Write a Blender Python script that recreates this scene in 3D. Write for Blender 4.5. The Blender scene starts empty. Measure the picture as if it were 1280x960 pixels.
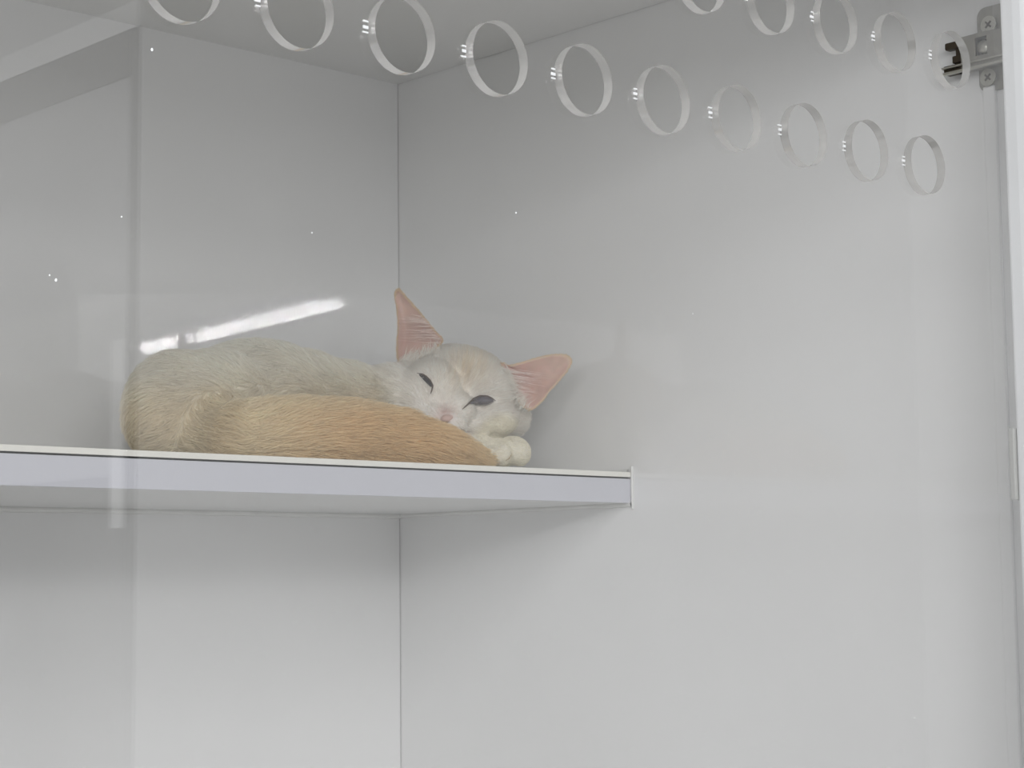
import bpy, bmesh, math, random
import numpy as np
from mathutils import Vector, Matrix, noise
random.seed(7); rng = np.random.default_rng(7)
sc = bpy.context.scene
C = sc.collection

# ------------------------------------------------------------------ camera
F_PX, PITCH, YAW, ROLL = 2326.17, 0.10326895, 0.75715777, -0.01070088
def cam_axes():
    cy, sy = math.cos(YAW), math.sin(YAW); cp, sp = math.cos(PITCH), math.sin(PITCH); cr, sr = math.cos(ROLL), math.sin(ROLL)
    fwd = Vector((sy*cp, cy*cp, sp)); right = Vector((cy, -sy, 0)); up = right.cross(fwd)
    return cr*right+sr*up, -sr*right+cr*up, fwd
RT, UP, FW = cam_axes()
cd = bpy.data.cameras.new('camera'); cam = bpy.data.objects.new('camera', cd); C.objects.link(cam)
cd.sensor_fit = 'HORIZONTAL'; cd.sensor_width = 36; cd.lens = 36*F_PX/1280; cd.clip_start = 0.02; cd.clip_end = 60
cam.matrix_world = Matrix(((RT.x, UP.x, -FW.x, 0), (RT.y, UP.y, -FW.y, 0), (RT.z, UP.z, -FW.z, 0), (0, 0, 0, 1)))
sc.camera = cam
def ray(px, py): return RT*((px-640)/F_PX) - UP*((py-480)/F_PX) + FW
def on(px, py, ax, v):            # point of the place seen at a photo pixel on an axis plane
    r = ray(px, py); return r*(v/r[ax])

# ------------------------------------------------------------------ world, lights, exposure
sc.view_settings.view_transform = 'Standard'; sc.view_settings.look = 'None'
sc.view_settings.gamma = 1; sc.view_settings.use_curve_mapping = False
sc.view_settings.exposure = -0.04
sc.cycles.caustics_reflective = False; sc.cycles.sample_clamp_indirect = 0
w = bpy.data.worlds.new('room_light'); sc.world = w; w.use_nodes = True
w.node_tree.nodes['Background'].inputs[0].default_value = (0.98, 0.99, 1.0, 1)
w.node_tree.nodes['Background'].inputs[1].default_value = 0.77
def area(name, loc, target, sx, sy, power, col=(1, 1, 1)):
    l = bpy.data.lights.new(name, 'AREA'); l.shape = 'RECTANGLE'; l.size = sx; l.size_y = sy; l.energy = power; l.color = col
    o = bpy.data.objects.new(name, l); C.objects.link(o); o.location = loc
    o.rotation_euler = (Vector(target)-Vector(loc)).to_track_quat('-Z', 'Y').to_euler(); return o
area('ceiling_light_panel', (-0.5, -1.2, 1.25), (0.6, 1.0, 0.0), 2.2, 0.6, 15, (0.98, 0.99, 1.0))
area('front_fill_light', (-0.7, -0.62, 0.44), (0.85, 0.9, 0.1), 2.2, 0.32, 16, (0.97, 0.985, 1.0))  # soft fill added to brighten the cat and right wall, not a fixture

# ------------------------------------------------------------------ key planes (metres)
X = .9393; YB = 1.1233; YS = .8751; YG = .5306; CE = .3943
ZB = .0496; ZT = .0662; ZM = .0708; XL = -.12; ZF = -.42

# ------------------------------------------------------------------ materials
def mat(name, col, rough=.5, spec=.5, metal=0, coat=0, coat_r=.03, sub=0, noise_amt=0, nscale=40, bump=0, bscale=600):
    m = bpy.data.materials.new(name); m.use_nodes = True; nt = m.node_tree; b = nt.nodes['Principled BSDF']
    b.inputs['Base Color'].default_value = (*col, 1); b.inputs['Roughness'].default_value = rough
    b.inputs['Specular IOR Level'].default_value = spec; b.inputs['Metallic'].default_value = metal
    b.inputs['Coat Weight'].default_value = coat; b.inputs['Coat IOR'].default_value = 1.54; b.inputs['Coat Roughness'].default_value = coat_r
    if sub:
        b.inputs['Subsurface Weight'].default_value = sub; b.inputs['Subsurface Scale'].default_value = .004
        b.inputs['Subsurface Radius'].default_value = (1, .4, .3)
    tc = nt.nodes.new('ShaderNodeTexCoord')
    if noise_amt:
        n = nt.nodes.new('ShaderNodeTexNoise'); n.inputs['Scale'].default_value = nscale; n.inputs['Detail'].default_value = 4
        nt.links.new(tc.outputs['Object'], n.inputs['Vector'])
        mr = nt.nodes.new('ShaderNodeMapRange'); mr.inputs[1].default_value = .3; mr.inputs[2].default_value = .7
        mr.inputs[3].default_value = 1-noise_amt; mr.inputs[4].default_value = 1+noise_amt*.3
        nt.links.new(n.outputs[0], mr.inputs[0])
        vm = nt.nodes.new('ShaderNodeVectorMath'); vm.operation = 'SCALE'; vm.inputs[0].default_value = col
        nt.links.new(mr.outputs[0], vm.inputs['Scale']); nt.links.new(vm.outputs[0], b.inputs['Base Color'])
    if bump:
        n2 = nt.nodes.new('ShaderNodeTexNoise'); n2.inputs['Scale'].default_value = bscale; nt.links.new(tc.outputs['Object'], n2.inputs['Vector'])
        bp = nt.nodes.new('ShaderNodeBump'); bp.inputs['Strength'].default_value = bump; bp.inputs['Distance'].default_value = .0003
        nt.links.new(n2.outputs[0], bp.inputs['Height']); nt.links.new(bp.outputs[0], b.inputs['Normal'])
    return m
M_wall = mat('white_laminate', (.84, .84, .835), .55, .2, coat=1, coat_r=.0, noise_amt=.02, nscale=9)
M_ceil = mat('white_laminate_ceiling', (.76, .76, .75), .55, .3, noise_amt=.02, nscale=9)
M_edge = mat('blue_white_edging', (.61, .615, .66), .4, .4, noise_amt=.02, nscale=20)
M_under = mat('white_board', (.70, .70, .69), .5, .3, noise_amt=.02)
M_cream = mat('cream_panel', (.84, .83, .77), .5, .3, noise_amt=.03, nscale=60)
M_caulk = mat('silicone_caulk', (.74, .74, .72), .35, .5, noise_amt=.05, nscale=120)
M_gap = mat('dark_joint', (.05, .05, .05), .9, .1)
M_frame = mat('white_lacquer', (.86, .87, .88), .35, .5, coat=.3)
M_steel = mat('nickel_steel', (.33, .315, .28), .38, .5, metal=.85, noise_amt=.15, nscale=150)
M_steel_l = mat('bright_nickel', (.50, .49, .44), .3, .5, metal=.9)
M_dark = mat('dark_bronze', (.055, .04, .025), .4, .5, metal=.4)
M_mark = mat('white_glint_dust', (.93, .94, .95), .35, .5)  # white of the modelled hole glints and of the dust

def pane_mat():
    m = bpy.data.materials.new('clear_acrylic'); m.use_nodes = True; nt = m.node_tree; nt.nodes.clear()
    out = nt.nodes.new('ShaderNodeOutputMaterial'); tr = nt.nodes.new('ShaderNodeBsdfTransparent'); gl = nt.nodes.new('ShaderNodeBsdfGlossy')
    tr.inputs[0].default_value = (.985, .983, .982, 1); gl.inputs['Roughness'].default_value = .0
    lw = nt.nodes.new('ShaderNodeLayerWeight'); lw.inputs['Blend'].default_value = .5
    pw = nt.nodes.new('ShaderNodeMath'); pw.operation = 'POWER'; pw.inputs[1].default_value = 5
    mr = nt.nodes.new('ShaderNodeMapRange'); mr.inputs[3].default_value = .064; mr.inputs[4].default_value = 1
    mx = nt.nodes.new('ShaderNodeMixShader')
    nt.links.new(lw.outputs['Facing'], pw.inputs[0]); nt.links.new(pw.outputs[0], mr.inputs[0]); nt.links.new(mr.outputs[0], mx.inputs[0])
    nt.links.new(tr.outputs[0], mx.inputs[1]); nt.links.new(gl.outputs[0], mx.inputs[2]); nt.links.new(mx.outputs[0], out.inputs[0])
    return m
def rim_mat():
    m = bpy.data.materials.new('polished_acrylic_edge'); m.use_nodes = True; nt = m.node_tree; nt.nodes.clear()
    out = nt.nodes.new('ShaderNodeOutputMaterial')
    g = nt.nodes.new('ShaderNodeBsdfGlass'); g.inputs['IOR'].default_value = 1.49; g.inputs['Color'].default_value = (.74, .72, .70, 1); g.inputs['Roughness'].default_value = .02
    d = nt.nodes.new('ShaderNodeBsdfTranslucent'); d.inputs[0].default_value = (.9, .895, .88, 1)
    d2 = nt.nodes.new('ShaderNodeBsdfDiffuse'); d2.inputs[0].default_value = (.9, .895, .88, 1)
    a = nt.nodes.new('ShaderNodeMixShader'); a.inputs[0].default_value = .5
    mx = nt.nodes.new('ShaderNodeMixShader'); mx.inputs[0].default_value = .34
    nt.links.new(d.outputs[0], a.inputs[1]); nt.links.new(d2.outputs[0], a.inputs[2])
    nt.links.new(g.outputs[0], mx.inputs[1]); nt.links.new(a.outputs[0], mx.inputs[2]); nt.links.new(mx.outputs[0], out.inputs[0])
    return m
M_pane = pane_mat(); M_rim = rim_mat()

# ------------------------------------------------------------------ helpers
def empty(name, loc, label, cat, group=None):
    o = bpy.data.objects.new(name, None); C.objects.link(o); o.location = loc; o.empty_display_size = .02
    o['label'] = label; o['category'] = cat
    if group: o['group'] = group
    return o
def link(name, me, m, parent=None, smooth=False):
    o = bpy.data.objects.new(name, me); C.objects.link(o)
    for mm in (m if isinstance(m, (list, tuple)) else [m]): me.materials.append(mm)
    if parent:
        o.parent = parent; o.matrix_parent_inverse = Matrix.Translation(-world_loc(parent))
    if smooth:
        for p in me.polygons: p.use_smooth = True
    return o
def world_loc(o):
    v = Vector(o.location)
    if o.parent: v = Vector((0, 0, 0)) if o.type != 'EMPTY' else v
    return v if o.type == 'EMPTY' else Vector((0, 0, 0))
def from_bm(name, bm, m, parent=None, smooth=False):
    me = bpy.data.meshes.new(name); bm.to_mesh(me); bm.free(); return link(name, me, m, parent, smooth)
def bx(bm, x0, x1, y0, y1, z0, z1, bevel=0, seg=2):
    r = bmesh.ops.create_cube(bm, size=1, matrix=Matrix.Translation(((x0+x1)/2, (y0+y1)/2, (z0+z1)/2)) @ Matrix.Diagonal((x1-x0, y1-y0, z1-z0, 1)))
    if bevel:
        es = list({e for v in r['verts'] for e in v.link_edges}); bmesh.ops.bevel(bm, geom=es, offset=bevel, segments=seg, affect='EDGES', profile=.6)
def box(name, x0, x1, y0, y1, z0, z1, m, parent=None, bevel=0, seg=2):
    bm = bmesh.new(); bx(bm, x0, x1, y0, y1, z0, z1, bevel, seg); return from_bm(name, bm, m, parent)
def struct(o): o['kind'] = 'structure'; return o
def cyl_x(bm, x0, x1, y, z, r, seg=24, r2=None):
    mt = Matrix.Translation(((x0+x1)/2, y, z)) @ Matrix.Rotation(math.pi/2, 4, 'Y')
    bmesh.ops.create_cone(bm, cap_ends=True, segments=seg, radius1=r, radius2=r2 if r2 else r, depth=abs(x1-x0), matrix=mt)

# ------------------------------------------------------------------ the compartment (setting)
G = .0007
struct(box('wall_back', XL, X-G, YB, YB+.018, ZF, CE, M_wall))
struct(box('wall_right', X, X+.018, .545, YB+.018, ZF-.018, CE+.018, M_wall))
struct(box('wall_left', XL-.018, XL, .545, YB+.018, ZF-.018, CE+.018, M_wall))
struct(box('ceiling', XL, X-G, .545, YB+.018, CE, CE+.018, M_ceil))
struct(box('floor', XL, X, .545, YB+.018, ZF-.018, ZF, M_wall))
struct(box('light_stop_1', X-.03, X+.018, YB+.0185, YB+.03, ZF, CE+.018, M_gap))  # unseen dark backing added so no light leaks through the corner gap
struct(box('light_stop_2', X-.03, X+.018, .55, YB+.018, CE+.0185, CE+.03, M_gap))  # same unseen light stop, above the ceiling gap

# ------------------------------------------------------------------ shelf
sh = empty('shelf', ((XL+X)/2, (YS+YB)/2, ZB), 'white laminate shelf with bluish front edge the cat lies on', 'shelf')
box('board', XL, X-.0004, YS+.0012, YB-.0004, ZB, ZT, M_under, sh)
o = box('front_edging', XL, X-.0006, YS, YS+.0012, ZB, ZT, M_edge, sh, .0003); o['label'] = 'bluish white front edging strip'
box('joint', XL, X-.002, YS+.0012, YB-.002, ZT, ZT+.0010, M_gap, sh)['label'] = 'dark narrow joint under the top panel'
o = box('top_panel', XL, X-.0006, YS-.0003, YB-.0004, ZT+.0011, ZM, M_cream, sh, .0004); o['label'] = 'thin cream top panel'
def bead(name, pts, r, parent):
    bm = bmesh.new(); prev = None; n = 8
    for i, p in enumerate(pts):
        p = Vector(p); d = (Vector(pts[min(i+1, len(pts)-1)])-Vector(pts[max(i-1, 0)])).normalized()
        a = d.orthogonal().normalized(); b = d.cross(a); rr = r*(1+.25*noise.noise(p*60))
        ring = [bm.verts.new(p+(a*math.cos(t)+b*math.sin(t))*rr) for t in [2*math.pi*k/n for k in range(n)]]
        if prev:
            for k in range(n): bm.faces.new((prev[k], prev[(k+1) % n], ring[(k+1) % n], ring[k]))
        prev = ring
    return from_bm(name, bm, M_caulk, parent, True)
bead('caulk_bead', [(XL+(X-XL)*i/70, YB-.001, ZB-.0008) for i in range(71)], .0026, sh)
bead('caulk_bead', [(X-.001, YS-.001+(YB-YS)*i/30, ZB-.0005) for i in range(31)], .0022, sh)
bead('caulk_bead', [(X-.0006, YS-.001, ZB-.004+(ZM-ZB+.008)*i/12) for i in range(13)], .0010, sh)
bead('caulk_bead', [(X-.001, YS+.002+(YB-YS)*i/30, ZM+.0003) for i in range(31)], .0018, sh)

# ------------------------------------------------------------------ glazed door
XS = on(1261.5, 320, 1, .543).x
door = empty('cabinet_door', ((XL+XS)/2, YG, ZF), 'clear acrylic door with staggered ventilation holes in a white frame', 'door')
box('stile', XS, X+.018, .513, .543, ZF-.02, CE+.03, M_frame, door, .0015)
box('stile', XL-.05, XL+.03, .513, .543, ZF-.02, CE+.03, M_frame, door, .0015)
box('rail', XL+.03, XS, .513, .543, .336, CE+.03, M_frame, door, .0012)
box('rail', XL+.03, XS, .513, .543, ZF-.02, ZF+.05, M_frame, door, .0012)
k = S_ = .622/.65*.853
HR = .0352*.5*.853
TH = .0048
holes = []
for i in range(-9, 6): holes.append(((.6678+.0608*i)*k, .2530*k))
for i in range(-9, 4): holes.append(((.8225+.0608*i)*k, .3264*k))
holes = [(x+.0017, z+.0002) for x, z in holes if x > XL+.06]
cu = bpy.data.curves.new('pane_outline', 'CURVE'); cu.dimensions = '2D'; cu.fill_mode = 'BOTH'
def poly(pts):
    s = cu.splines.new('POLY'); s.points.add(len(pts)-1)
    for p, q in zip(s.points, pts): p.co = (q[0], q[1], 0, 1)
    s.use_cyclic_u = True
poly([(XL+.03, ZF+.05), (XS, ZF+.05), (XS, .336), (XL+.03, .336)])
NS = 56
for hx, hz in holes: poly([(hx+HR*math.cos(2*math.pi*j/NS), hz+HR*math.sin(2*math.pi*j/NS)) for j in range(NS)])
cu.extrude = 0
co = bpy.data.objects.new('tmp', cu); C.objects.link(co); bpy.context.view_layer.update()
flat = bpy.data.meshes.new_from_object(co.evaluated_get(bpy.context.evaluated_depsgraph_get()))
bpy.data.objects.remove(co)
nv = len(flat.vertices); fv = [v.co.copy() for v in flat.vertices]; ff = [tuple(p.vertices) for p in flat.polygons]
up = flat.polygons[0].normal.z > 0
vs = [(v.x, YG, v.y) for v in fv]+[(v.x, YG+TH, v.y) for v in fv]
fr = [f if up else f[::-1] for f in ff]       # x,z map: +normal faces -y
me = bpy.data.meshes.new('acrylic_pane'); me.from_pydata(vs, [], fr+[tuple(i+nv for i in f[::-1]) for f in fr])
pane = link('acrylic_pane', me, M_pane, door)
for hx, hz in holes:
    bm = bmesh.new(); a = []; b = []
    for j in range(NS):
        t = 2*math.pi*j/NS; a.append(bm.verts.new((hx+HR*math.cos(t), YG, hz+HR*math.sin(t)))); b.append(bm.verts.new((hx+HR*math.cos(t), YG+TH, hz+HR*math.sin(t))))
    for j in range(NS):
        q = (j+1) % NS; f = bm.faces.new((a[j], a[q], b[q], b[j])); 
        f.normal_update()
        if f.normal.dot(Vector((hx, f.calc_center_median().y, hz))-f.calc_center_median()) < 0: f.normal_flip()
    r = from_bm('hole_rim', bm, M_rim, pane, True)
    bm = bmesh.new()
    for q in range(3):
        zz = hz+(.0022-.0021*q)+random.uniform(-.0002, .0002); x1 = hx-HR-.0006; ln = .0026*random.uniform(.7, 1.1)
        bx(bm, x1-ln, x1, YG+TH-.0016, YG+TH-.0011, zz-.0003*(1+(q == 1)), zz+.0003*(1+(q == 1)))
    from_bm('glint_tick', bm, M_mark, pane)  # white bars standing in for highlights refracted beside each hole
bm = bmesh.new()
for px, py, r in ((190, 62, .00055), (645, 266, .00035), (390, 291, .0003), (62, 344, .0003), (70, 350, .0005), (866, 392, .00025), (152, 271, .0003)):
    p = on(px, py, 1, YG-.0004); bmesh.ops.create_icosphere(bm, subdivisions=1, radius=r, matrix=Matrix.Translation(p) @ Matrix.Diagonal((1, .3, 1.2, 1)))
o = from_bm('dust', bm, M_mark, pane); o['kind'] = 'stuff'
# clear bumper strip on the inner side of the hinge stile
pA = on(1264, 535, 1, .545); pB = on(1275, 625, 1, .545)
bm = bmesh.new(); bx(bm, XS-.002, XS+.006, .5435, .5465, pB.z, pA.z, .0006)
o = from_bm('bumper_strip', bm, mat('pale_translucent_plastic', (.48, .48, .46), .25, .5), door); o['label'] = 'short pale plastic bumper strip'
# seal running down behind the stile
bm = bmesh.new(); bx(bm, X-.003, X, .578, .586, -.40, .283, .001)
o = from_bm('edge_seal', bm, M_wall); o['label'] = 'thin white seal strip down the right wall below the hinge'; o['category'] = 'seal strip'
# ------------------------------------------------------------------ hinge
hg = empty('concealed_hinge', (X, .58, .283), 'nickel concealed hinge screwed to right wall beside the door stile', 'hinge')
def hp(px, py, out): p = on(px, py, 0, X-out); return p.y, p.z
ya, z1 = hp(1221, 12, .002); _, z0 = hp(1224, 117, .002); y1 = ya; y0 = .548
bm = bmesh.new(); bx(bm, X-.0022, X-.0003, y0, y1, z0, z1)
bmesh.ops.bevel(bm, geom=[e for e in bm.edges if abs(e.verts[0].co.x-e.verts[1].co.x) > .001], offset=.0055, segments=6, profile=.5, affect='EDGES')
from_bm('mounting_plate', bm, M_steel, hg)
for sx_, sy_ in ((1236.5, 31), (1236, 97)):
    yc, zc = hp(sx_, sy_, .003)
    bm = bmesh.new(); cyl_x(bm, X-.0022, X-.0042, yc, zc, .0052, 28, .0044)
    s_ = from_bm('screw', bm, M_steel_l, hg)
    bm = bmesh.new()
    for a in (.8, .8+math.pi/2):
        mt = Matrix.Translation((X-.0043, yc, zc)) @ Matrix.Rotation(a, 4, 'X') @ Matrix.Diagonal((.0006, .0050, .0010, 1)); bmesh.ops.create_cube(bm, size=1, matrix=mt)
    from_bm('cross_recess', bm, M_dark, s_)
yL, zT = hp(1200, 47, .010); _, zBt = hp(1212, 86, .010); yE = hp(1178, 60, .010)[0]
wy1, wz1 = hp(1219, 48, .010); wy0, wz0 = hp(1234, 67, .010)
bm = bmesh.new()
bx(bm, X-.0105, X-.0085, .548, wy0, zBt, zT, .0006); bx(bm, X-.0105, X-.0085, wy1, yL, zBt, zT, .0006)
bx(bm, X-.0105, X-.0085, wy0-.0003, wy1+.0003, zBt, wz0); bx(bm, X-.0105, X-.0085, wy0-.0003, wy1+.0003, wz1, zT)
bx(bm, X-.0086, X-.0022, .548, yL, zBt, zBt+.0016); bx(bm, X-.0086, X-.0022, .548, yL, zT-.0016, zT)
from_bm('hinge_arm', bm, M_steel, hg)
bm = bmesh.new(); bx(bm, X-.0128, X-.0098, .548, yE+.001, zBt-.0012, zBt+.0004, .0005); bx(bm, X-.0122, X-.0098, .548, yE, zBt+.0026, zBt+.0038, .0004)
from_bm('arm_ridge', bm, M_steel_l, hg)
bm = bmesh.new(); bx(bm, X-.0040, X-.0023, wy0, wy1, wz0, wz1); from_bm('slot_floor', bm, M_dark, hg)
bm = bmesh.new(); cyl_x(bm, X-.0100, X-.004, (wy0+wy1)/2-.0012, (wz0+wz1)/2-.0006, .0038, 24); from_bm('adjusting_screw', bm, M_steel_l, hg, True)
bm = bmesh.new(); bx(bm, X-.0095, X-.003, yL, yE, zBt, zBt+.0050, .0004); bx(bm, X-.0085, X-.003, yL, yL+.007, zBt+.006, zBt+.0105, .0008)
bx(bm, X-.0095, X-.004, yL, yE-.001, zT-.0055, zT-.001, .0012); bx(bm, X-.0075, X-.003, yL-.001, yL+.005, zBt, zT-.001, .0004)
o = from_bm('clip_lever', bm, M_dark, hg); o['label'] = 'dark bronze clip lever'

# ------------------------------------------------------------------ seen only as reflections: lamp and neighbouring cabinet
lm = bpy.data.materials.new('lamp_tube'); lm.use_nodes = True; nt = lm.node_tree; nt.nodes.clear()
e_ = nt.nodes.new('ShaderNodeEmission'); e_.inputs[1].default_value = 175; oo = nt.nodes.new('ShaderNodeOutputMaterial'); nt.links.new(e_.outputs[0], oo.inputs[0])
ZL = 1.15
def lampreal(px, py):
    r = ray(px, py); p = r*(ZL/r.z); return Vector((2*X-p.x, 2*YB-p.y, ZL))
A, B_, Cc, D_ = lampreal(176, 437), lampreal(400, 383), lampreal(430, 385), lampreal(400, 393)
dv = (A-B_); E2 = D_+dv*1.0
lp = empty('ceiling_lamp', (A+B_)/2, 'long bright ceiling lamp seen only as a streak reflected behind the cat', 'lamp')
bm = bmesh.new(); q = [A, B_, Cc, D_, E2]
lo = [bm.verts.new(p) for p in q]; hi = [bm.verts.new(p+Vector((0, 0, .02))) for p in q]
f = bm.faces.new(lo); f.normal_update()
bm.faces.new(hi[::-1])
for i in range(5): bm.faces.new((lo[i], hi[i], hi[(i+1) % 5], lo[(i+1) % 5]))
bmesh.ops.recalc_face_normals(bm, faces=bm.faces); from_bm('diffuser', bm, lm, lp)
cx, cyy = (A.x+B_.x)/2, (A.y+B_.y)/2
box('housing', cx-.3, cx+.25, cyy-1.1, cyy+1.1, ZL+.022, ZL+.07, M_frame, lp)

YV = -1.2                                              # near edge of the neighbouring cabinet
yv = 2*YG-YV
def virt(px, py, x=None):
    r = ray(px, py)
    p = r*(yv/r.y) if x is None else r*(x/r.x)
    return Vector((p.x, 2*YG-p.y, p.z))
M_ns = mat('grey_laminate', (.42, .42, .43), .6, .2); M_nd = mat('dark_grey_laminate', (.09, .09, .09), .6, .2); M_nl = mat('pale_grey_laminate', (.9, .9, .9), .6, .2)
M_nf = mat('white_door_panel', (.8, .8, .8), .6, .2)
e0 = virt(175, 300); XN = e0.x
nb = empty('display_cabinet', (XN+.3, YV-.8, -1.2), 'tall grey sided cabinet opposite, faintly reflected at left of the acrylic', 'cabinet')
zt = virt(180, 33).z
box('side_panel', XN, XN+.02, YV-2.2, YV-.0005, -1.2, zt, M_ns, nb)
box('front_panel', XN+.001, XN+1.9, YV, YV+.004, -1.2, zt+.6, M_nf, nb)
e1 = virt(165, 300, XN); box('front_edge', XN-.003, XN-.0005, e1.y, YV, -1.2, zt, M_nd, nb)
za, zb_ = virt(172, 92, XN).z, virt(150, 370, XN).z
box('upper_band', XN-.003, XN-.0005, YV-2.2, e1.y-.002, za, zt, M_nd, nb)
zc_ = virt(80, 600, XN).z
box('middle_panel', XN-.003, XN-.0005, YV-2.2, e1.y-.002, zc_, zb_, mat('mid_grey_laminate', (.50, .50, .50), .6, .2), nb)
box('lower_panel', XN-.003, XN-.0005, YV-2.2, e1.y-.002, -1.2, zc_-.002, mat('lower_grey_laminate', (.13, .13, .13), .6, .2), nb)
box('cornice', XN-.004, XN+.02, YV-2.2, YV, zt+.001, zt+.04, M_nl, nb)
ea, eb = virt(163, 500, XN), virt(147, 500, XN)
o = box('edge_strip', XN-.008, XN-.004, eb.y, ea.y, virt(155, 660, XN).z, virt(155, 425, XN).z, mat('white_strip', (.95, .95, .95), .5, .2), nb); o['label'] = 'white vertical strip'

# ------------------------------------------------------------------ the kitten
cat = empty('kitten', on(400, 560, 1, .99).lerp(on(400, 560, 1, .99), 1), 'cream white kitten with pink ears curled up asleep-eyed on the shelf', 'cat')
cat.location.z = ZM; cat['label'] = 'cream white kitten with pinkish ears curled up on the shelf, eyes half closed'
def ell(bm, px, py, y, rx, ry, rz, roll=0, sub=3):
    P = on(px, py, 1, y); u = FW.dot(P)/F_PX; a = math.radians(roll)
    r = RT*math.cos(a)+UP*math.sin(a); q = -RT*math.sin(a)+UP*math.cos(a)
    m = Matrix(((r.x*rx*u, q.x*ry*u, FW.x*rz*u, P.x), (r.y*rx*u, q.y*ry*u, FW.y*rz*u, P.y), (r.z*rx*u, q.z*ry*u, FW.z*rz*u, P.z), (0, 0, 0, 1)))
    bmesh.ops.create_icosphere(bm, subdivisions=sub, radius=1, matrix=m)
def chain(bm, pts, n=7):
    for (a, b) in zip(pts, pts[1:]):
        for i in range(n):
            t = i/n; v = [a[j]+(b[j]-a[j])*t for j in range(4)]; ell(bm, v[0], v[1], v[2], v[3], v[3], v[3], 0, 2)
    v = pts[-1]; ell(bm, v[0], v[1], v[2], v[3], v[3], v[3], 0, 2)
TAIL = [(215, 520, 1.0, 28), (252, 534, .962, 37), (290, 543, .935, 40), (360, 540, .926, 41), (430, 539, .922, 39), (495, 546, .918, 33), (550, 558, .915, 24), (590, 569, .917, 14), (612, 577, .918, 7)]
def build_body():
    bm = bmesh.new()
    ell(bm, 226, 508, .995, 68, 68, 84); ell(bm, 205, 520, .98, 48, 54, 66); ell(bm, 250, 525, .965, 60, 48, 56)
    ell(bm, 320, 505, 1.0, 105, 79, 96); ell(bm, 270, 505, .99, 80, 66, 90)
    ell(bm, 425, 515, .995, 80, 63, 88); ell(bm, 375, 511, .995, 80, 72, 92); ell(bm, 458, 518, 1.0, 55, 59, 66); ell(bm, 488, 511, .98, 46, 56, 62)
    ell(bm, 578, 487, .965, 70, 54, 56, -17); ell(bm, 540, 495, .962, 40, 46, 48)
    ell(bm, 610, 500, .962, 46, 46, 46, -17)
    ell(bm, 632, 522, .955, 30, 25, 33, -8); ell(bm, 610, 522, .947, 38, 25, 34, -8); ell(bm, 514, 508, .962, 34, 42, 38)
    ell(bm, 568, 512, .945, 26, 24, 32, -17); ell(bm, 562, 530, .938, 23, 19, 28, -17); ell(bm, 590, 531, .946, 30, 18, 28)
    ell(bm, 538, 524, .947, 24, 22, 26)
    ell(bm, 580, 462, .955, 36, 28, 34, -17); ell(bm, 512, 474, .980, 22, 22, 22)
    ell(bm, 585, 548, .965, 50, 36, 46)
    chain(bm, [(540, 562, .945, 24), (600, 565, .935, 19), (632, 566, .928, 18)])
    ell(bm, 627, 568, .920, 14, 15, 17); ell(bm, 649, 566, .922, 15, 17, 18); ell(bm, 612, 569, .925, 10, 12, 14); ell(bm, 641, 562, .928, 21, 17, 20)
    chain(bm, TAIL)
    me = bpy.data.meshes.new('tmp'); bm.to_mesh(me); bm.free()
    o = bpy.data.objects.new('tmp', me); C.objects.link(o)
    m = o.modifiers.new('r', 'REMESH'); m.mode = 'VOXEL'; m.voxel_size = .0018; m.use_smooth_shade = True
    m = o.modifiers.new('s', 'SMOOTH'); m.factor = .5; m.iterations = 8
    bpy.context.view_layer.update()
    r = bpy.data.meshes.new_from_object(o.evaluated_get(bpy.context.evaluated_depsgraph_get()))
    bpy.data.objects.remove(o); r.name = 'body'
    for v in r.vertices:
        if v.co.z < ZM+.0003: v.co.z = ZM+.0003
        if v.co.y < YS+.001: v.co.y = YS+.001
    r.update()
    co_ = np.zeros(len(r.vertices)*3, np.float32); r.vertices.foreach_get('co', co_); co_ = co_.reshape(-1, 3)
    c_ = co_@np.array([RT[:], UP[:], FW[:]], np.float32).T; qx = 640+F_PX*c_[:, 0]/c_[:, 2]
    o = bpy.data.objects.new('tmp', r); C.objects.link(o); g = o.vertex_groups.new(name='g')
    wq = np.clip((505-qx)/60, 0, 1)
    for lv in range(1, 9):
        ii = np.nonzero(np.round(wq*8) == lv)[0].tolist()
        if ii: g.add(ii, lv/8, 'REPLACE')
    m = o.modifiers.new('s', 'SMOOTH'); m.factor = .8; m.iterations = 45; m.vertex_group = 'g'
    bpy.context.view_layer.update()
    r2 = bpy.data.meshes.new_from_object(o.evaluated_get(bpy.context.evaluated_depsgraph_get())); bpy.data.objects.remove(o)
    for v in r2.vertices:
        v.co.z = max(v.co.z, ZM+.0003); v.co.y = max(v.co.y, YS+.001)
    r2.update(); r2.name = 'body'; return r2
bme = build_body()
from mathutils.bvhtree import BVHTree
bvh = BVHTree.FromPolygons([v.co for v in bme.vertices], [tuple(p.vertices) for p in bme.polygons])
def surf(px, py, off=0):
    d = ray(px, py).normalized(); h = bvh.ray_cast(Vector((0, 0, 0)), d, 3)
    if h[0] is None: h = bvh.find_nearest(d*1.27)
    return h[0]-d*off, h[1]
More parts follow.
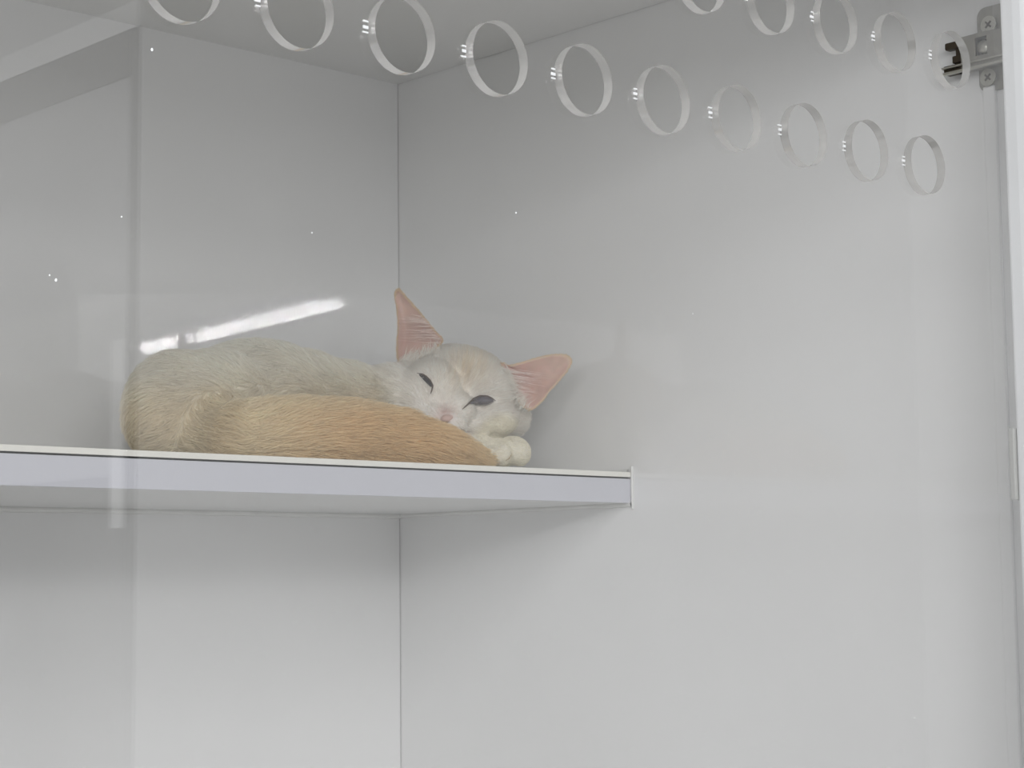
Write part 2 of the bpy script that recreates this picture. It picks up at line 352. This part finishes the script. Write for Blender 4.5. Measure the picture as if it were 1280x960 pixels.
# --- coat colour of the animal (pattern of the fur, by place on the body)
def projN(P):
    Mx = np.array([RT[:], UP[:], FW[:]]); c = P@Mx.T
    return 640+F_PX*c[:, 0]/c[:, 2], 480-F_PX*c[:, 1]/c[:, 2], c[:, 2]
tp = np.array([on(a, b, 1, c)[:] for a, b, c, r in TAIL]); tr = np.array([r for *_, r in TAIL])*1.25/F_PX
def seg_info(P):
    best = np.full(len(P), 9.); par = np.zeros(len(P)); dr = np.zeros((len(P), 3))
    for i in range(len(tp)-1):
        a, b = tp[i], tp[i+1]; ab = b-a; t = np.clip(((P-a)@ab)/(ab@ab), 0, 1)
        d = np.linalg.norm(P-(a+t[:, None]*ab), axis=1)/(tr[i]+(tr[i+1]-tr[i])*t)
        m = d < best; best[m] = d[m]; par[m] = (i+t)[m]; dr[m] = ab/np.linalg.norm(ab)
    return best, par, dr
HC = np.array((surf(575, 490)[0]+FW*.03)[:]); NOSE = np.array(surf(556, 522)[0][:]); PAW = np.array(on(632, 566, 1, .926)[:])
def sm(x, a, b): t = np.clip((x-a)/(b-a), 0, 1); return t*t*(3-2*t)
def regions(P):
    td, par, tdir = seg_info(P)
    px, py, dp = projN(P)
    tail = (1-sm(td, .98, 1.32))
    head = 1-sm(np.linalg.norm((P-HC)*np.array([1, 1, 1]), axis=1), .050, .078)
    paw = (1-sm(np.linalg.norm(P-PAW, axis=1), .022, .030))*(1-(td < 1.0))
    head = head*(1-tail)*(1-paw)
    return tail, head, paw, par, tdir, px, py
def coat(P):
    tail, head, paw, par, tdir, px, py = regions(P)
    body = np.array([.96, .92, .82]); face = np.array([.96, .92, .86]); pawc = np.array([.93, .89, .77])
    o1 = np.array([.94, .84, .64]); o2 = np.array([.91, .71, .44])
    k = (sm(par, 1.4, 4.2)*(1-.55*sm(par, 5, 8))*(.35+.65*sm(py, 490, 530)))[:, None]
    tc = o1*(1-k)+o2*k
    lo = sm(par, 0, 1.6)[:, None]; tc = body*(1-lo)+tc*lo
    c = np.repeat(body[None], len(P), 0)
    warm = (sm(py, 455, 520)*(1-sm(px, 470, 500))*.75)[:, None]; c = c*(1-warm)+np.array([.94, .84, .66])*warm
    grey = (sm(-py, -450, -430)*.5)[:, None]; c = c*(1-grey)+np.array([.94, .915, .83])*grey
    for m, q in ((head, face), (paw, pawc)): c = c*(1-m[:, None])+q*m[:, None]
    fo = np.exp(-((px-585-(py-460)*-.3)/24)**2-((py-462)/24)**2)*head*.7*(.62+.25*np.sin((px+(py-460)*.25)*.55)*np.sin(px*.21+py*.13)+.13*np.sin(px*1.1))     # warm forehead
    c = c*(1-fo[:, None])+np.array([.86, .74, .55])*fo[:, None]
    pk = np.exp(-((px-556)/11)**2-((py-519)/10)**2)*.7*head
    c = c*(1-pk[:, None])+np.array([.74, .52, .47])*pk[:, None]
    c = c*(1-tail[:, None])+tc*tail[:, None]
    return c
def attr_mat(name, rough, tint=(1, 1, 1), spec=.3, sub=0, coatw=0):
    m = bpy.data.materials.new(name); m.use_nodes = True; nt = m.node_tree; b = nt.nodes['Principled BSDF']
    at = nt.nodes.new('ShaderNodeAttribute'); at.attribute_name = 'coat_colour'; nt.links.new(at.outputs['Color'], b.inputs['Base Color'])
    b.inputs['Roughness'].default_value = rough; b.inputs['Specular IOR Level'].default_value = spec
    b.inputs['Subsurface Weight'].default_value = sub; b.inputs['Subsurface Scale'].default_value = .003
    return m
M_skin = attr_mat('cat_skin', .8, spec=.1); M_fur = attr_mat('cat_fur', .6, spec=.25); 
_nt = M_fur.node_tree; _b = _nt.nodes['Principled BSDF']; _t = _nt.nodes.new('ShaderNodeBsdfTranslucent'); _m = _nt.nodes.new('ShaderNodeMixShader'); _m.inputs[0].default_value = .3
_nt.links.new([n for n in _nt.nodes if n.type == 'ATTRIBUTE'][0].outputs['Color'], _t.inputs[0]); _nt.links.new(_b.outputs[0], _m.inputs[1]); _nt.links.new(_t.outputs[0], _m.inputs[2])
_nt.links.new(_m.outputs[0], [n for n in _nt.nodes if n.type == 'OUTPUT_MATERIAL'][0].inputs[0])
M_ear = attr_mat('cat_ear', .6, spec=.25, sub=.3)
def paint(me, cols):
    a = me.attributes.new('coat_colour', 'FLOAT_COLOR', 'POINT')
    a.data.foreach_set('color', np.c_[cols, np.ones(len(cols))].astype(np.float32).ravel())
VP = np.zeros(len(bme.vertices)*3, np.float32); bme.vertices.foreach_get('co', VP); VP = VP.reshape(-1, 3).astype(float)
paint(bme, coat(VP)*.84)
body = link('body', bme, M_skin, cat, True)

# --- features of the face
M_eye = mat('eye_dark', (.035, .03, .032), .06, .6); M_eye2 = mat('eye_grey', (.12, .11, .125), .06, .7)
M_lid = mat('lid_dark', (.10, .07, .055), .5, .3); M_nose = mat('nose_pink', (.68, .49, .43), .45, .4); M_line = mat('nostril_brown', (.22, .11, .08), .6, .2)
def lens(name, pts, m, parent, off=.0012, bulge=.0012, rings=4):
    cx_ = sum(p[0] for p in pts)/len(pts); cy_ = sum(p[1] for p in pts)/len(pts); bm = bmesh.new(); prev = None
    base = [surf(*p)[0] for p in pts]; cen = sum(base, Vector())/len(base); dcam = -cen.normalized()
    for r in range(rings):
        s = 1-r/rings; ring = [bm.verts.new(cen+(q-cen)*s+dcam*(off+bulge*(1-s*s)-(.0022 if r == 0 else 0))) for q in base]
        if prev:
            for i in range(len(pts)): j = (i+1) % len(pts); bm.faces.new((prev[i], prev[j], ring[j], ring[i]))
        prev = ring
    bm.faces.new(prev); bmesh.ops.recalc_face_normals(bm, faces=bm.faces); return from_bm(name, bm, m, parent, True)
def stroke(name, pts, widths, m, parent, off=.0016):
    bm = bmesh.new(); prev = None; n = 6; P = [surf(*p, off)[0] for p in pts]
    for i, p in enumerate(P):
        d = (P[min(i+1, len(P)-1)]-P[max(i-1, 0)]).normalized(); a = d.orthogonal().normalized(); b = d.cross(a); w_ = widths[i]*1.28/F_PX/2
        ring = [bm.verts.new(p+(a*math.cos(t)+b*math.sin(t))*w_) for t in [2*math.pi*k_/n for k_ in range(n)]]
        if prev:
            for k_ in range(n): bm.faces.new((prev[k_], prev[(k_+1) % n], ring[(k_+1) % n], ring[k_]))
        else: bm.faces.new(ring)
        prev = ring
    bm.faces.new(prev); bmesh.ops.recalc_face_normals(bm, faces=bm.faces); return from_bm(name, bm, m, parent, True)
def smooth_loop(pts, n=3):
    out = []; N = len(pts)
    for i in range(N):
        p0, p1, p2, p3 = [pts[(i+q) % N] for q in (-1, 0, 1, 2)]
        for s in range(n):
            t = s/n; out.append(tuple(.5*((2*p1[j])+(-p0[j]+p2[j])*t+(2*p0[j]-5*p1[j]+4*p2[j]-p3[j])*t*t+(-p0[j]+3*p1[j]-3*p2[j]+p3[j])*t**3) for j in (0, 1)))
    return out
EYE_R = [(586, 504.5), (592, 498), (600, 495), (609, 495.3), (615, 498), (618.5, 501), (613, 504.5), (606, 506.3), (598, 506.5), (592, 505)]
EYE_L = [(522.5, 467), (528, 468), (533, 471), (538, 476), (541, 482), (540, 485), (535.5, 481.5), (531, 477), (526.5, 472)]
er = lens('eye', smooth_loop(EYE_R), M_eye2, body, .0014, .0016); er['label'] = 'half open dark grey eye'
el = lens('eye', smooth_loop(EYE_L), M_eye, body, .0014, .0012); el['label'] = 'nearly closed dark eye'
stroke('eyelid', [(578, 511.5), (582, 508), (586, 504.5), (592, 498), (600, 494.6), (609, 494.8), (615, 497.6), (619.5, 501)], [.8, 1.6, 2, 2, 1.8, 1.6, 1.5, .6], M_lid, er, .0026)
stroke('eyelid', [(586, 504.5), (592, 505.6), (598, 507), (606, 507), (613, 505), (618.5, 501.5)], [1.2, .8, .7, .7, .7, .5], M_lid, er, .0022)
stroke('eyelid', [(521, 466.3), (528, 467.5), (533, 470.4), (538, 475.6), (541, 482), (540, 487), (538.4, 492)], [.6, 1.5, 1.8, 1.8, 2, 1.8, .9], M_lid, el, .0026)
lens('nose', smooth_loop([(550, 524), (552, 520), (558, 517.5), (565, 518.5), (567, 522), (562, 526.5), (556, 528), (551, 527)]), M_nose, body, .0016, .0016)
stroke('nostril', [(549, 526.4), (553, 527.6), (558, 528), (563, 527)], [.7, 1.6, 1.7, .6], M_line, body, .0032)
stroke('mouth_line', [(576, 536), (580, 537.8), (585, 539), (590, 539.2)], [.3, .5, .4, .3], M_line, body, .002)
stroke('toe_crease', [(640, 563), (639.5, 568), (636.5, 573), (632, 576)], [.5, 1.0, 1.0, .5], mat('crease_tan', (.45, .33, .2), .7, .1), body, .0012)
lens('paw_pad', smooth_loop([(616, 580), (620, 577.5), (625, 578), (626, 580.5), (621, 582)]), M_nose, body, .0006, .0006)

# --- ears
strands = []            # (root, points(4), colour, radius)
DE = FW.dot(on(578, 487, 1, .962))
def atd(px, py, d): return ray(px, py)*d
def ear(outline, cup, base_pts, d_tip, tipi, hollow):
    pts = smooth_loop(outline, 4); N = len(pts); tip = outline[tipi]
    cx_ = sum(p[0] for p in pts)/N; cy_ = sum(p[1] for p in pts)/N; R_ = 8; rows = []; cols = []
    bx_ = sum(p[0] for p in base_pts)/len(base_pts); by_ = sum(p[1] for p in base_pts)/len(base_pts); L = math.hypot(tip[0]-bx_, tip[1]-by_)
    def pt(px, py, s):
        h = min(1, max(0, math.hypot(px-bx_, py-by_)/L)); return atd(px, py, DE-.006+d_tip*h+cup*(1-s*s))
    bm = bmesh.new(); front = []
    hx, hy = hollow
    for r in range(R_+1):
        s = 1-r/R_ if r < R_ else .02; row = []
        for p in pts:
            x_ = hx+(p[0]-hx)*s; y_ = hy+(p[1]-hy)*s; row.append(bm.verts.new(pt(x_, y_, s)))
            f_ = r/R_; n_ = noise.noise(Vector((x_*.12, y_*.12, 1)))
            rim = np.array([.74, .56, .36]); pink = np.array([.67, .49, .42])*(1+.12*n_); deep = np.array([.52, .31, .27])
            a_ = min(1, .25+f_*7); c_ = rim*(1-a_)+pink*a_
            hh = math.hypot(x_-bx_, y_-by_)/L; dpt = max(0, 1-abs(hh-.28)/.3)*min(1, f_*2)*.6; c_ = c_*(1-dpt)+deep*dpt; cols.append(c_)
        front.append(row)
    for a, b in zip(front, front[1:]):
        for i in range(N): j = (i+1) % N; bm.faces.new((a[i], a[j], b[j], b[i]))
    bm.faces.new(front[-1]); back = []
    for r in range(0, R_+1):
        s = 1-r/R_ if r < R_ else .02; row = []
        for p in pts:
            x_ = hx+(p[0]-hx)*s; y_ = hy+(p[1]-hy)*s; q = pt(x_, y_, s); row.append(bm.verts.new(q+FW*(.0006+.0016*min(1, r/2)))); cols.append(np.array([.82, .72, .55]))
        back.append(row)
    for i in range(N): j = (i+1) % N; bm.faces.new((front[0][j], front[0][i], back[0][i], back[0][j]))
    for a, b in zip(back, back[1:]):
        for i in range(N): j = (i+1) % N; bm.faces.new((a[j], a[i], b[i], b[j]))
    bm.faces.new(back[-1][::-1]); bmesh.ops.recalc_face_normals(bm, faces=bm.faces)
    me = bpy.data.meshes.new('ear'); bm.to_mesh(me); bm.free(); paint(me, np.array(cols)); o = link('ear', me, M_ear, body, True)
    return pts, pt
OL = [(497.5, 361), (503, 365), (511, 374), (519, 383), (527, 392), (535, 402), (545, 414), (554, 425), (545, 436), (525, 447), (503, 456), (497, 450), (495.5, 437), (496, 424), (497, 406), (495.5, 387), (493, 368)]
OR = [(625, 455), (636, 456.5), (648, 454), (658, 451), (673, 446.5), (690, 443), (704, 443), (712, 446), (714.5, 452), (711, 461), (704, 470), (694, 482), (687, 489), (680, 499), (672, 507), (662, 513), (650, 505), (638, 482)]
pl, fl = ear(OL, .007, [(500, 450), (550, 430)], .006, 0, (510, 418))
pr, frr = ear(OR, .008, [(632, 460), (658, 508)], -.002, 7, (672, 476))

# --- fur: strands grown over the body
def add_strands(root, d, length, lift, nrm, col, rad):
    t = np.array([0, .33, .67, 1.])[None, :, None]
    L = length[:, None, None]
    pts = root[:, None]+L*(d[:, None]*t*(1-lift[:, None, None]*.5)+nrm[:, None]*lift[:, None, None]*t*(1.25-.75*t))
    strands.append((pts, col, rad))
bme.calc_loop_triangles(); nt_ = len(bme.loop_triangles)
tri = np.zeros(nt_*3, np.int32); bme.loop_triangles.foreach_get('vertices', tri); tri = tri.reshape(-1, 3)
ta, tb, tc_ = VP[tri[:, 0]], VP[tri[:, 1]], VP[tri[:, 2]]; nn = np.cross(tb-ta, tc_-ta); ar = np.linalg.norm(nn, axis=1)/2; nn /= (2*ar[:, None]+1e-12)
NF = 150000
cm = (ta+tb+tc_)/3; tx, ty, _ = projN(cm)
hw = np.linalg.norm(cm-HC, axis=1) < .052
wgt = ar*np.where(cm[:, 2] < ZM+.001, 0, 1)*np.where(hw, 2.2, 1)
idx = rng.choice(nt_, NF, p=wgt/wgt.sum()); u = rng.random((NF, 2)); fl_ = u.sum(1) > 1; u[fl_] = 1-u[fl_]
R0 = ta[idx]+(tb-ta)[idx]*u[:, :1]+(tc_-ta)[idx]*u[:, 1:]; N0 = nn[idx]
NV = np.zeros(len(VP)*3, np.float32); bme.vertices.foreach_get('normal', NV); NV = NV.reshape(-1, 3)
N0 = NV[tri[idx, 0]]*(1-u.sum(1))[:, None]+NV[tri[idx, 1]]*u[:, :1]+NV[tri[idx, 2]]*u[:, 1:]; N0 /= np.linalg.norm(N0, axis=1)[:, None]
tail, head, paw, par, tdir, px, py = regions(R0)
def inside(px, py, poly_, grow):
    q = np.array(poly_); c = q.mean(0); q = c+(q-c)*grow; r = np.zeros(len(px), bool)
    for (x0, y0_), (x1, y1_) in zip(q, np.roll(q, -1, 0)):
        m = ((y0_ > py) != (y1_ > py)) & (px < (x1-x0)*(py-y0_)/(y1_-y0_+1e-9)+x0); r ^= m
    return r
front = (N0@np.array(FW[:])) < .3
bad = front & (inside(px, py, EYE_R, 1.18) | inside(px, py, EYE_L, 1.2) | inside(px, py, [(550, 518), (568, 516), (568, 528), (550, 529)], 1.0))
RTn, UPn, FWn = np.array(RT[:]), np.array(UP[:]), np.array(FW[:])
flow_b = -RTn*1.0-UPn*.35
flow_h = (R0-NOSE); flow_h /= np.linalg.norm(flow_h, axis=1)[:, None]+1e-9
flow = flow_b[None]*(1-tail-head-paw).clip(0, 1)[:, None]+tdir*tail[:, None]*1.1+flow_h*head[:, None]*1.1+(RTn*.8-UPn*.4)[None]*paw[:, None]
# haunch whorl
wh = np.exp(-((px-205)/45)**2-((py-500)/45)**2)*(1-tail)
flow += ((1-sm(px, 150, 215))*(1-tail))[:, None]*(-UPn*.9)[None]
cn = np.array([[noise.noise(Vector(p)*28), noise.noise(Vector(p)*28+Vector((9, 2, 5))), noise.noise(Vector(p)*28+Vector((3, 7, 1)))] for p in R0])
cf = np.array([[noise.noise(Vector(p)*190), noise.noise(Vector(p)*190+Vector((9, 2, 5))), noise.noise(Vector(p)*190+Vector((3, 7, 1)))] for p in R0])
flow += cn*.45+cf*.36*(1-.5*head[:, None])+rng.normal(0, .11, (NF, 3))
flow -= (flow*N0).sum(1)[:, None]*N0; flow /= np.linalg.norm(flow, axis=1)[:, None]+1e-9
dn = np.linalg.norm(R0-NOSE, axis=1)
len_h = .0026+.0052*sm(dn, .012, .05)
length = .0115*(1-tail-head-paw).clip(0, 1)+.0165*tail*(1-.5*sm(par, 6, 8))+len_h*head+.0028*paw
length *= rng.uniform(.6, 1.15, NF)
lift = .34*(1-tail-head-paw).clip(0, 1)+.36*tail+.30*head+.22*paw; lift = lift*rng.uniform(.5, 1.5, NF)
col = coat(R0); vr = (1+rng.normal(0, .05, NF)+cf[:, 0]*.07+cn[:, 1]*.05)[:, None]; col = np.clip(col*vr, 0, .975)
dk = rng.random(NF) < .02*(1-head)*(1-paw); col[dk] *= .7
ok = ~bad
add_strands(R0[ok], flow[ok], length[ok], lift[ok], N0[ok], col[ok], np.where(head[ok] > .5, .00011, .00014))
# ear tufts and ear rim fuzz
def ear_strands(n, src, dst, cfn, d0, ln, c, spread):
    rr = []; dd = []
    for _ in range(n):
        a = random.random(); i = a*(len(src)-1); k_ = int(min(i, len(src)-2)); f_ = i-k_
        sx = src[k_][0]+(src[k_+1][0]-src[k_][0])*f_+random.gauss(0, spread); sy = src[k_][1]+(src[k_+1][1]-src[k_][1])*f_+random.gauss(0, spread)
        ex = dst[k_][0]+(dst[k_+1][0]-dst[k_][0])*f_+random.gauss(0, 3); ey = dst[k_][1]+(dst[k_+1][1]-dst[k_][1])*f_+random.gauss(0, 3)
        p = atd(sx, sy, DE+d0); q = atd(ex, ey, DE+d0+.003); rr.append(p[:]); dd.append((q-p)[:])
    rr = np.array(rr); dd = np.array(dd); L = np.linalg.norm(dd, axis=1); dd /= L[:, None]
    n_ = len(rr); add_strands(rr, dd, L*rng.uniform(*ln, n_), np.full(n_, .10), np.repeat(-FWn[None], n_, 0), np.clip(np.array(c)[None]*rng.uniform(.9, 1.1, (n_, 1)), 0, .95), np.full(n_, .00012))
ear_strands(60, [(552, 428), (540, 410), (528, 397)], [(497, 428), (497, 408), (500, 392)], None, -.0075, (.5, 1.0), (.86, .74, .68), 2)
ear_strands(240, [(500, 458), (520, 450), (548, 436)], [(512, 432), (526, 432), (546, 424)], None, -.012, (.4, 1.0), (.88, .86, .80), 4)
ear_strands(70, [(628, 462), (634, 474), (646, 494)], [(688, 470), (684, 482), (666, 502)], None, -.0085, (.4, 1.0), (.9, .80, .76), 2)
ear_strands(260, [(628, 460), (638, 484), (654, 512)], [(640, 466), (652, 488), (664, 500)], None, -.011, (.5, 1.1), (.88, .86, .80), 4)
for pts_, tipc in ((pl, (.78, .62, .42)), (pr, (.78, .62, .42))):
    q = np.array(pts_); c0 = q.mean(0); rr = []; dd = []
    for _ in range(900):
        i = random.randrange(len(pts_)); j = (i+1) % len(pts_); f_ = random.random(); p = q[i]*(1-f_)+q[j]*f_; t_ = (q[j]-q[i]); t_ = t_/(np.linalg.norm(t_)+1e-9)
        n_ = np.array([t_[1], -t_[0]]); n_ = n_ if n_@(p-c0) > 0 else -n_
        inn = p-n_*random.uniform(0, 2.5); e_2 = inn+n_*random.uniform(.5, 2.2)+t_*random.uniform(-4, 4)
        a_ = atd(inn[0], inn[1], DE-.0055+random.uniform(-.0005, .001)); b_ = atd(e_2[0], e_2[1], DE-.0055); rr.append(a_[:]); dd.append((b_-a_)[:])
    rr = np.array(rr); dd = np.array(dd); L = np.linalg.norm(dd, axis=1); dd /= L[:, None]+1e-9; n_ = len(rr)
    add_strands(rr, dd, L, np.full(n_, .05), np.repeat(-FWn[None], n_, 0), np.clip(np.array(tipc)[None]*rng.uniform(.88, 1.1, (n_, 1)), 0, .95), np.full(n_, .0001))
PT = np.concatenate([s[0] for s in strands]); CO = np.concatenate([s[1] for s in strands]); RA = np.concatenate([s[2] for s in strands])
PT[..., 2] = np.maximum(PT[..., 2], ZM+.0006)
PT[..., 1] = np.maximum(PT[..., 1], YS+.0005)
nS = len(PT); hc = bpy.data.hair_curves.new('fur'); hc.add_curves([4]*nS)
hc.attributes['position'].data.foreach_set('vector', PT.astype(np.float32).ravel())
ra = hc.attributes.get('radius') or hc.attributes.new('radius', 'FLOAT', 'POINT')
ra.data.foreach_set('value', (RA[:, None]*np.array([1, .95, .7, .15])[None]).astype(np.float32).ravel())
a = hc.attributes.new('coat_colour', 'FLOAT_COLOR', 'CURVE'); a.data.foreach_set('color', np.c_[CO, np.ones(nS)].astype(np.float32).ravel())
hc.materials.append(M_fur)
fo = bpy.data.objects.new('fur', hc); C.objects.link(fo); fo.parent = body; fo['kind'] = 'stuff'
